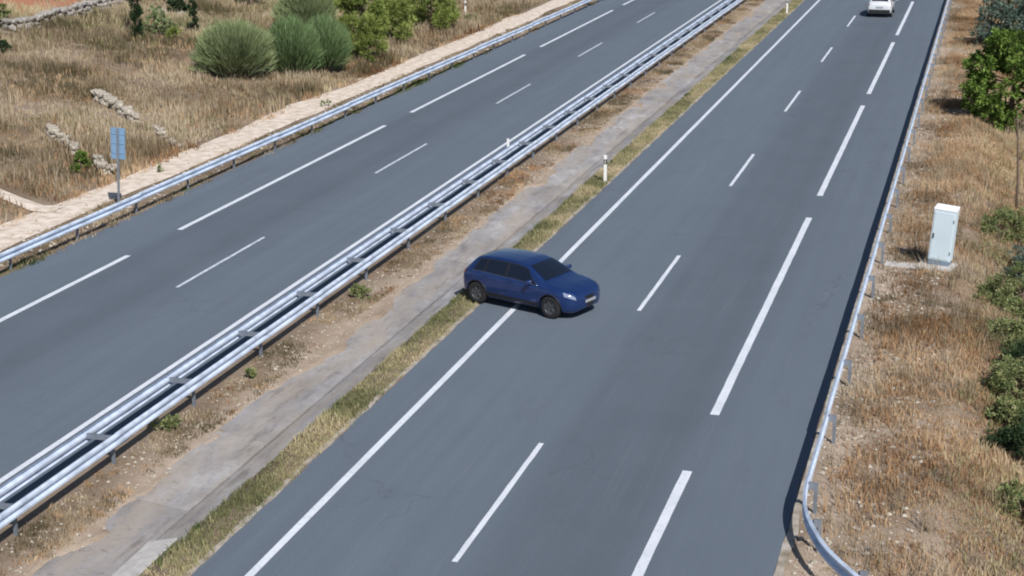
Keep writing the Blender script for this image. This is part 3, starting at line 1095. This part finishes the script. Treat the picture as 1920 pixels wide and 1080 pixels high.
grass('pale_grass', 'pale straw grass tufts on the verge near the guardrail',
      scatter(190000, 6.4, 14.5, 24, 142, keep=lambda x, y: np.clip((fbm(x, y, 2.3, 83) - .28) * 3.0, .10, 1), spread=.09), .08, .38, .02, GR_TAN, .7)
grass('green_grass', 'green grass among the shrubs on the embankment slope',
      scatter(110000, 8.6, 14.5, 24, 130, keep=lambda x, y: np.clip((x - 8.6) / 1.6, 0, 1) * np.clip((fbm(x, y, 2.5, 93) - .3) * 3, 0, 1), spread=.09), .15, .5, .025, GR_OLV, .5)
MEDZ = lambda x, y: np.clip((fbm(x, y, 1.6, 23) - .1) * 1.5, .3, 1.1)
grass('verge_grass', 'olive grass strip between the channel and the carriageway edge',
      scatter(130000, -5.78, -4.74, 14, 135, keep=lambda x, y: np.clip((x + 5.86) / .25, 0, 1) * (.55 + .45 * fbm(x, y, 1.5, 12)), tuft=5, spread=.05), .06, .24, .02, GR_OLV, .6, MEDZ, (2.0, 53))
grass('dark_weeds', 'dark green weeds overhanging the channel edge',
      scatter(22000, -5.85, -5.45, 14, 135, keep=lambda x, y: np.clip((fbm(x, y, 3, 15) - .52) * 6, 0, 1), tuft=8, spread=.07), .12, .32, .022, GR_GRN, .6, None, (2, 54))
grass('median_weeds', 'low dry weeds on the earth beside the median barrier',
      scatter(90000, -8.9, -7.7, 14, 135, keep=lambda x, y: np.clip((fbm(x, y, 1.4, 16) - .40) * 4, 0, 1), tuft=8, spread=.06), .06, .22, .02, GR_TAN, .7, None, (1.5, 55))
grass('median_weeds', 'low russet weeds scattered over the earth below the median barrier',
      scatter(50000, -9.0, -7.7, 14, 135, keep=lambda x, y: np.clip((fbm(x, y, 1.8, 17) - .5) * 4, 0, 1), tuft=8, spread=.06), .06, .22, .02, GR_RED, .7, None, (1.5, 56))
grass('roadside_weeds', 'straggling weeds under the far guardrail',
      scatter(60000, -22.1, -20.0, 36, 125, keep=lambda x, y: np.clip((fbm(x, y, 1.6, 18) - .42) * 4, 0, 1), tuft=8, spread=.07), .06, .26, .025, GR_TAN, .6, None, (1.5, 57))
grass('roadside_weeds', 'green weeds at the foot of the far guardrail',
      scatter(20000, -20.6, -20.0, 36, 100, keep=lambda x, y: np.clip((fbm(x, y, 1.7, 19) - .5) * 5, 0, 1), tuft=8, spread=.07), .08, .3, .025, GR_GRN, .6, None, (1.5, 58))


def rnd_unit(n_, rng):
    d = rng.normal(size=(n_, 3))
    return d / np.linalg.norm(d, axis=1)[:, None]


def leaves(centers, dirs, ln, wd, tint, rng, droop=0.0):
    """quads standing out from their centres along dirs."""
    n_ = len(centers)
    side = np.cross(dirs, rnd_unit(n_, rng))
    side /= (np.linalg.norm(side, axis=1)[:, None] + 1e-9)
    L_ = (ln * (.6 + .8 * rng.random(n_)))[:, None]
    W_ = (wd * (.6 + .8 * rng.random(n_)))[:, None]
    a = centers
    mid = centers + dirs * L_ * .5
    tip = centers + dirs * L_
    tip[:, 2] -= droop * L_[:, 0]
    V_ = np.stack([a, mid + side * W_ * .5, tip, mid - side * W_ * .5], 1).reshape(-1, 3)
    F_ = np.arange(n_ * 4).reshape(-1, 4)
    return V_, F_, np.repeat(np.clip(tint, 0, 1), 4)


def leafy(name, label, cat, base, clumps, n_leaf, ln, wd, mat, upb=.3, trunk=None, group=None, seed=1, shell=.55, bark=BARK, stem_name='trunk'):
    """clumps: (x, y, z, rx, rz) relative to the base."""
    rng = np.random.default_rng(seed)
    t = tag(empty(name, base), label, cat, group)
    vol = np.array([c[3] ** 2 * c[4] for c in clumps]) ** .8
    cnt = np.maximum(20, (n_leaf * vol / vol.sum()).astype(int))
    C, D, T = [], [], []
    for (cx, cy, cz_, rx, rz_), k in zip(clumps, cnt):
        # each clump is itself a few leafy sprays
        ns = max(6, int(k / 26))
        sp = rnd_unit(ns, rng)
        rad = shell + (1 - shell) * rng.random(ns) ** .6
        sc = sp * rad[:, None]
        which = rng.integers(0, ns, k)
        p = sc[which] + rng.normal(0, .13, (k, 3))
        d = p + rng.normal(0, .45, (k, 3)) + np.array([0, 0, upb])
        d /= np.linalg.norm(d, axis=1)[:, None]
        C.append(np.array([cx, cy, cz_]) + p * np.array([rx, rx, rz_]))
        D.append(d)
        T.append(.5 + rng.normal(0, .17, k) + (rng.random(ns)[which] - .5) * .45)
    C, D, T = np.concatenate(C), np.concatenate(D), np.concatenate(T)
    C[:, 2] = np.maximum(C[:, 2], .03)
    V_, F_, tt = leaves(C, D, ln, wd, T, rng, .1)
    obj('crown', mesh_np('crown', V_, F_, mat, False, {'tint': tt}), t)
    if trunk:
        b_ = MB()
        r0, ht, lx, ly = trunk
        b_.tube([(0, 0, -.3), (lx * .15, ly * .15, ht * .3), (lx * .5, ly * .5, ht * .65), (lx, ly, ht)], [r0 * 1.25, r0, r0 * .75, r0 * .4], 8)
        rr = random.Random(seed)
        for c in sorted(clumps, key=lambda c: -c[3])[:7]:
            f = rr.uniform(.35, .8)
            p0 = Vector((lx * f, ly * f, ht * f))
            p2 = Vector((c[0], c[1], c[2]))
            p1 = p0.lerp(p2, .5) + Vector((0, 0, -.1 * (p2 - p0).length))
            b_.tube([p0, p1, p2], [r0 * .5, r0 * .32, r0 * .12], 6)
        obj(stem_name, b_.mesh(stem_name, bark, True), t)
    return t


def clump_dome(rng, n_, rx, h, z0=.15, rmin=.25, rmax=.45, top=.35):
    out = []
    for _ in range(n_):
        a = rng.random() * 2 * np.pi
        u = rng.random()
        z = z0 + (h - z0) * u
        r = rx * math.sqrt(max(0.0, 1 - ((z - h * top) / (h * (1 - top) if z > h * top else h * top * 1.6)) ** 2)) * (.35 + .6 * rng.random() ** .5)
        s = rx * (rmin + (rmax - rmin) * rng.random())
        out.append((math.cos(a) * r, math.sin(a) * r, max(s * .5, min(z, h - s * .6)), s, s * .9))
    return out


def broom(label, base, rx, h, n_, mat, seed):
    """round broom bush: thousands of fine upright stems fanning out from the base."""
    rng = np.random.default_rng(seed)
    t = tag(empty('broom_bush', base), label, 'bush')
    d = rng.normal(size=(n_, 3))
    d[:, 2] = np.abs(d[:, 2]) * 1.0 + .05
    d /= np.linalg.norm(d, axis=1)[:, None]
    lump = 1 + .16 * (vnoise(np.arctan2(d[:, 1], d[:, 0]) * 1.6, d[:, 2] * 4, 1.0, seed) - .5) * 2
    rad = (1 - .5 * rng.random(n_) ** 2.2) * lump
    # an egg-shaped crown lifted off the ground
    tipp = d * rad[:, None] * np.array([rx, rx, h * .62]) + np.array([0, 0, h * .36])
    low = rng.random(n_) < .35
    tipp[low, 2] -= h * .25 * rng.random(low.sum()) * (1 - d[low, 2])
    tipp[:, 2] = np.maximum(tipp[:, 2], .12)
    inner = tipp * np.array([.62, .62, .0]) + np.array([0, 0, 1]) * (tipp[:, 2] * .62)[:, None]
    dirs = tipp - inner + np.array([0, 0, .35]) * rng.random(n_)[:, None] + rng.normal(0, .1, (n_, 3))
    L_ = np.linalg.norm(dirs, axis=1)
    dirs /= L_[:, None]
    tint = .48 + rng.normal(0, .2, n_) + (lump - 1) * 1.2
    V_, F_, tt = leaves(tipp - dirs * .55, dirs, .7, .035, tint, rng, .03)
    obj('crown', mesh_np('crown', V_, F_, mat, False, {'tint': tt}), t)
    b_ = MB()
    rr = random.Random(seed)
    for k in range(16):
        a = rr.uniform(0, 2 * math.pi)
        q = rr.uniform(.25, .8)
        b_.tube([(math.cos(a) * .12, math.sin(a) * .12, -.2), (math.cos(a) * rx * q * .45, math.sin(a) * rx * q * .45, h * .35), (math.cos(a) * rx * q, math.sin(a) * rx * q, h * .72)], [.045, .03, .008], 5)
    obj('stems', b_.mesh('stems', BARK, True), t)
    return t


def at(x, y, dz=0.0):
    return (x, y, ground_z(x, y) + dz)


broom('large round grey-green broom bush, the outermost of the three', at(-29.4, 77.6), 2.15, 3.0, 17000, LF_BROOM, 11)
broom('round dark green broom bush in the middle of the three', at(-27.4, 80.4), 1.7, 3.1, 12000, LF_BROOM2, 12)
broom('dark green broom bush of the three, next to the young pines', at(-26.3, 82.6), 1.5, 3.05, 11000, LF_BROOM2, 13)
broom('tall green broom bush rising behind the middle broom', at(-31.5, 92.0), 1.9, 3.6, 9000, LF_BROOM, 14)
g_ = np.random.default_rng(5)
leafy('pine_tree', 'young yellow-green pine nearest the dark broom bush', 'tree', at(-26.0, 87.2), clump_dome(g_, 40, 1.45, 4.6, .3, .24, .42, .25), 20000, .26, .045, LF_PINE, .9, (.09, 3.6, .1, .1), seed=21)
leafy('pine_tree', 'slender young pine in the middle of three, yellow-green', 'tree', at(-26.5, 94.0), clump_dome(g_, 36, 1.2, 4.6, .3, .26, .44, .25), 16000, .26, .045, LF_PINE, .9, (.08, 3.8, -.1, .1), seed=22)
leafy('pine_tree', 'dark based young pine, the last before the white marker post', 'tree', at(-26.3, 100.6), clump_dome(g_, 36, 1.5, 4.2, .3, .26, .44, .25), 17000, .26, .045, LF_PINE, .8, (.09, 3.3, .1, -.1), seed=23)
cy = [(0, 0, .5 + .42 * k, .30 * (1 - (k / 15) ** 2.4) + .05, .42) for k in range(14)]
leafy('cypress_tree', 'narrow dark cypress at the end of the stone wall', 'tree', at(-38.2, 83.0), cy, 7000, .16, .04, LF_CYP, 1.2, (.09, 5.0, 0, 0), seed=24, shell=.3)
leafy('shrub', 'green rounded shrub close beside the cypress', 'shrub', at(-38.6, 86.3), clump_dome(g_, 12, .85, 1.7), 3500, .14, .06, LF_BROOM, .4, (.04, .9, 0, 0), seed=25, stem_name='stem')
leafy('shrub', 'slim dark upright shrub between cypress and broom', 'shrub', at(-37.1, 87.9), [(0, .0, .4 + .3 * k, .22, .3) for k in range(6)], 1800, .14, .05, LF_DARK, .8, (.04, 1.8, 0, 0), seed=26, stem_name='stem')
leafy('shrub', 'tiny yellow-green shrub in the dry grass near the cypress', 'shrub', at(-36.9, 85.0), clump_dome(g_, 7, .5, .75), 1200, .14, .05, LF_PINE, .5, None, seed=27)
leafy('oak_tree', 'dark dense evergreen tree behind the cypress', 'tree', at(-44.5, 99.0), clump_dome(g_, 22, 2.2, 5.2, .6), 6500, .2, .09, LF_DARK, .2, (.16, 3.2, .2, 0), seed=28)
leafy('oak_tree', 'dark leaning scrub tree in the tall yellow grass', 'tree', at(-38.5, 99.0), clump_dome(g_, 12, 1.1, 3.2, .8), 2600, .18, .08, LF_DARK, .2, (.1, 2.2, -.6, .2), seed=29)
leafy('shrub', 'dark green shrub beside the end of the terrace wall', 'shrub', at(-42.6, 75.4), clump_dome(g_, 10, .8, 1.6), 2600, .15, .07, LF_DARK, .3, (.05, .9, 0, 0), seed=30, stem_name='stem')
leafy('shrub', 'greyish olive shrub on the red earth above the terrace wall', 'shrub', at(-48.0, 83.5), clump_dome(g_, 10, .8, 1.3), 2400, .15, .07, LF_SHRUB, .3, (.05, .8, 0, 0), seed=31, stem_name='stem')
leafy('weed', 'small bright green weed by the tumbled stones above the path', 'plant', at(-25.7, 55.9), clump_dome(g_, 8, .35, .75), 1300, .14, .06, LF_TREE, .6, None, seed=32)
leafy('weed', 'small dark weed on the path edge near the road sign', 'plant', at(-22.9, 57.1), [(0, 0, .12, .14, .15), (.03, 0, .3, .08, .12)], 420, .09, .018, LF_SHRUB, .8, None, seed=33)
leafy('weed', 'small dark weed on the path edge below the broom bushes', 'plant', at(-22.5, 73.2), [(0, 0, .15, .14, .15), (.25, .2, .18, .12, .16)], 500, .09, .018, LF_SHRUB, .8, None, seed=34)
leafy('weed', 'dark green weed tuft beside the median barrier, level with the blue car', 'plant', at(-8.45, 42.8), clump_dome(g_, 7, .32, .3, .05), 900, .11, .03, LF_SHRUB, .8, None, seed=35)
leafy('weed', 'grey green weed tuft below the median barrier, nearest the repair patch', 'plant', at(-8.75, 31.3), clump_dome(g_, 6, .32, .26, .05), 800, .11, .03, LF_SHRUB, .8, None, seed=36)
leafy('weed', 'small weed tuft below the median barrier between the two larger tufts', 'plant', at(-8.45, 35.2), clump_dome(g_, 5, .18, .24, .05), 500, .1, .03, LF_SHRUB, .8, None, seed=37)
# scrub farther up the left hill, just inside the top of the frame
for k, (x, y, r_, h_, mt, lb) in enumerate([(-33.5, 103.5, 1.3, 2.2, LF_PINE, 'low olive scrub bush in the grass behind the brooms'),
                                            (-36.5, 106.0, 1.6, 2.6, LF_BROOM, 'wide green scrub bush high on the hillside'),
                                            (-29.5, 101.0, .9, 1.5, LF_SHRUB, 'small olive bush behind the middle pine'),
                                            (-28.6, 106.5, 1.2, 2.6, LF_DARK, 'dark scrub bush between last pine and marker post'),
                                            (-41.0, 93.5, .8, 1.4, LF_DARK, 'dark grey scrub bush among pale rocks behind the cypress'),
                                            (-25.2, 106.0, .45, .5, LF_SHRUB, 'tiny green shrub at the path edge near the marker post')]):
    leafy('shrub', lb, 'shrub', at(x, y), clump_dome(g_, 12, r_, h_), 3000, .17, .07, mt, .4, (.05, h_ * .5, 0, 0), seed=40 + k, stem_name='stem')

# right embankment
leafy('broadleaf_tree', 'bright green leafy tree on the embankment beyond the cabinet', 'tree', at(10.55, 79.0), clump_dome(np.random.default_rng(3), 70, 2.35, 4.6, .5, .12, .26, .35), 24000, .18, .09, LF_TREE, .25, (.13, 3.6, .1, .1), seed=61)
leafy('shrub', 'dusky blue-green tall shrub behind the bright green tree', 'shrub', at(10.7, 104.0), clump_dome(np.random.default_rng(4), 24, 2.1, 3.6, .4), 7000, .24, .09, LF_BLUE, .3, (.09, 2.2, 0, 0), seed=62, stem_name='stem')
leafy('shrub', 'dark shrub beyond the dusky blue-green one', 'shrub', at(11.6, 112.0), clump_dome(np.random.default_rng(6), 20, 2.0, 4.0, .4), 4500, .24, .09, LF_DARK, .3, (.09, 2.4, 0, 0), seed=63, stem_name='stem')
st = MB()
st.tube([(0, 0, -.3), (-.02, 0, 1.0), (-.1, .05, 2.1), (-.2, .1, 3.2), (-.26, .15, 3.9)], [.06, .05, .042, .03, .012], 8)
st.tube([(-.08, .04, 1.9), (.15, .1, 2.5), (.25, .2, 3.1)], [.025, .018, .008], 6)
st.tube([(-.15, .08, 2.7), (-.3, .2, 3.2), (-.36, .1, 3.6)], [.02, .014, .006], 6)
tag(obj('bare_sapling', st.mesh('bare_sapling', BARK, True), loc=at(10.75, 62.6)), 'thin bare sapling trunk leaning in front of the bright green tree', 'tree')
for k, (x, y, r_, h_, n_, mt, lb) in enumerate([
        (10.35, 57.2, .8, .95, 2600, LF_SHRUB, 'small green shrub behind the equipment cabinet'),
        (10.8, 48.7, 1.15, 1.5, 5000, LF_SHRUB, 'dense green shrub on the slope just past the cabinet pad'),
        (10.6, 44.9, .85, .8, 3000, LF_SHRUB, 'low olive shrub between two denser embankment shrubs'),
        (10.75, 40.6, .95, 1.25, 3800, LF_SHRUB, 'light green shrub with dark foot on the embankment'),
        (10.9, 36.6, .9, 1.0, 3600, LF_DARK, 'dark green shrub with pale stems on the embankment'),
        (10.8, 33.4, .7, .6, 2200, LF_SHRUB, 'low green shrub nearest the flared guardrail end'),
        (10.45, 38.2, .6, .7, 2000, LF_SHRUB, 'small olive shrub wedged between the light green and the dark pale-stemmed shrub'),
        (10.9, 42.8, .8, 1.1, 2600, LF_DARK, 'dark shrub behind the light green shrub with dark foot'),
        (11.1, 53.2, 1.0, 1.1, 3200, LF_BLUE, 'grey-green shrub between the cabinet and the dense green shrub')]):
    leafy('shrub', lb, 'shrub', at(x, y), clump_dome(np.random.default_rng(80 + k), 26, r_ * 1.15, h_, .08, .2, .36), n_ * 3, .085, .032, mt, .5, (.035, h_ * .6, 0, 0), seed=90 + k, stem_name='stem')


# ------------------------------------------------------------------ stones and walls
def rock_mesh(seed, mat):
    bm = bmesh.new()
    bmesh.ops.create_icosphere(bm, subdivisions=1, radius=.5)
    r = random.Random(seed)
    for v in bm.verts:
        v.co *= r.uniform(.75, 1.15)
        v.co.z *= .75
    me = bpy.data.meshes.new('stone')
    bm.to_mesh(me)
    bm.free()
    me.materials.append(mat)
    return me


ROCKS = [rock_mesh(s, STONE) for s in range(5)]
ROCKS_G = [rock_mesh(20 + s, STONE_G) for s in range(5)]


def stone_row(label, pts, step, size, courses=1, rocks=ROCKS, seed=0, jit=.12):
    r = random.Random(seed)
    x0, y0 = pts[0]
    t = tag(empty('dry_stone_wall', at(x0, y0)), label, 'stone wall')
    bz = ground_z(x0, y0)
    for (xa, ya), (xb, yb) in zip(pts[:-1], pts[1:]):
        L_ = math.hypot(xb - xa, yb - ya)
        for k in range(int(L_ / step)):
            f = (k + r.uniform(.2, .8)) * step / L_
            for c in range(courses):
                x = xa + (xb - xa) * f + r.uniform(-jit, jit)
                y = ya + (yb - ya) * f + r.uniform(-jit, jit)
                s = size * r.uniform(.7, 1.35)
                o = obj('stone', r.choice(rocks), t, loc=(x - x0, y - y0, ground_z(x, y) - bz + s * .22 + c * size * .62))
                o.scale = (s * r.uniform(.9, 1.5), s * r.uniform(.8, 1.2), s * r.uniform(.8, 1.1))
                o.rotation_euler = (r.uniform(-.3, .3), r.uniform(-.3, .3), r.uniform(0, 6.28))
    return t


stone_row('tumbled row of pale stones running downhill above the road sign', [(-32.0, 67.7), (-29.8, 65.9), (-27.5, 63.8)], .26, .44, 2, seed=1)
stone_row('short row of pale stones reaching down to the path edge', [(-26.6, 63.5), (-24.1, 61.2)], .28, .30, 2, seed=2)
stone_row('broken row of pale stones ending beside the bright green weed', [(-30.2, 60.6), (-26.8, 57.7)], .28, .38, 2, seed=3)
stone_row('small heap of pale stones at the path edge behind the road sign', [(-25.6, 56.9), (-24.4, 56.0)], .16, .40, 2, seed=4, jit=.25)
stone_row('long dry stone terrace wall below the red earth', [(-46.0, 78.6), (-44.8, 81.5), (-44.9, 86.6), (-45.5, 94.9), (-46.2, 101)], .34, .5, 3, ROCKS_G, seed=5)
for k, (x, y, s, lb) in enumerate([(-41.5, 92.0, 1.0, 'large grey boulder behind the cypress'), (-40.4, 92.6, .8, 'pale boulder in the scrub next to the larger grey one'),
                                   (-27.4, 96.8, .7, 'grey rock between the middle and last pine'), (7.5, 41.2, .18, 'small pale stone on the bare earth behind the guardrail')]):
    o = tag(obj('boulder', (ROCKS_G if k != 3 else ROCKS)[k], loc=at(x, y, s * .2)), lb, 'rock')
    o.scale = (s * 1.3, s, s * 1.1)
    o.rotation_euler = (.2, .1, k)


def gravel(name, label, n_, x0, x1, y0, y1, smin, smax, mat, seed):
    rng = np.random.default_rng(seed)
    x = x0 + (x1 - x0) * rng.random(n_)
    y = y0 + (y1 - y0) * rng.random(n_) ** 1.3
    r_ = smin + (smax - smin) * rng.random(n_) ** 3
    base_v = np.array([(1, 0, 0), (-1, 0, 0), (0, 1, 0), (0, -1, 0), (0, 0, .7), (0, 0, -.7)], float)
    base_f = np.array([(0, 2, 4), (2, 1, 4), (1, 3, 4), (3, 0, 4), (2, 0, 5), (1, 2, 5), (3, 1, 5), (0, 3, 5)])
    V_ = base_v[None] * (.7 + .6 * rng.random((n_, 6, 1))) * r_[:, None, None]
    a = rng.random(n_) * 6.28
    c_, s_ = np.cos(a)[:, None], np.sin(a)[:, None]
    V_ = np.stack([V_[..., 0] * c_ - V_[..., 1] * s_, V_[..., 0] * s_ + V_[..., 1] * c_, V_[..., 2]], -1)
    V_ += np.stack([x, y, terr(x, y) + r_ * .25], -1)[:, None, :]
    F_ = (base_f[None] + (np.arange(n_) * 6)[:, None, None]).reshape(-1, 3)
    tag(obj(name, mesh_np(name, V_.reshape(-1, 3), F_, mat)), label, 'gravel', kind='stuff')


gravel('gravel', 'loose pale gravel and clods behind the shoulder guardrail', 5000, 6.2, 8.6, 25, 110, .015, .08, STONE, 301)
gravel('gravel', 'loose gravel and clods on the earth of the median', 4000, -8.9, -7.3, 20, 110, .012, .06, STONE, 302)
gravel('gravel', 'stones and rubble along the pale path', 2500, -24.0, -20.5, 40, 115, .02, .12, STONE, 303)
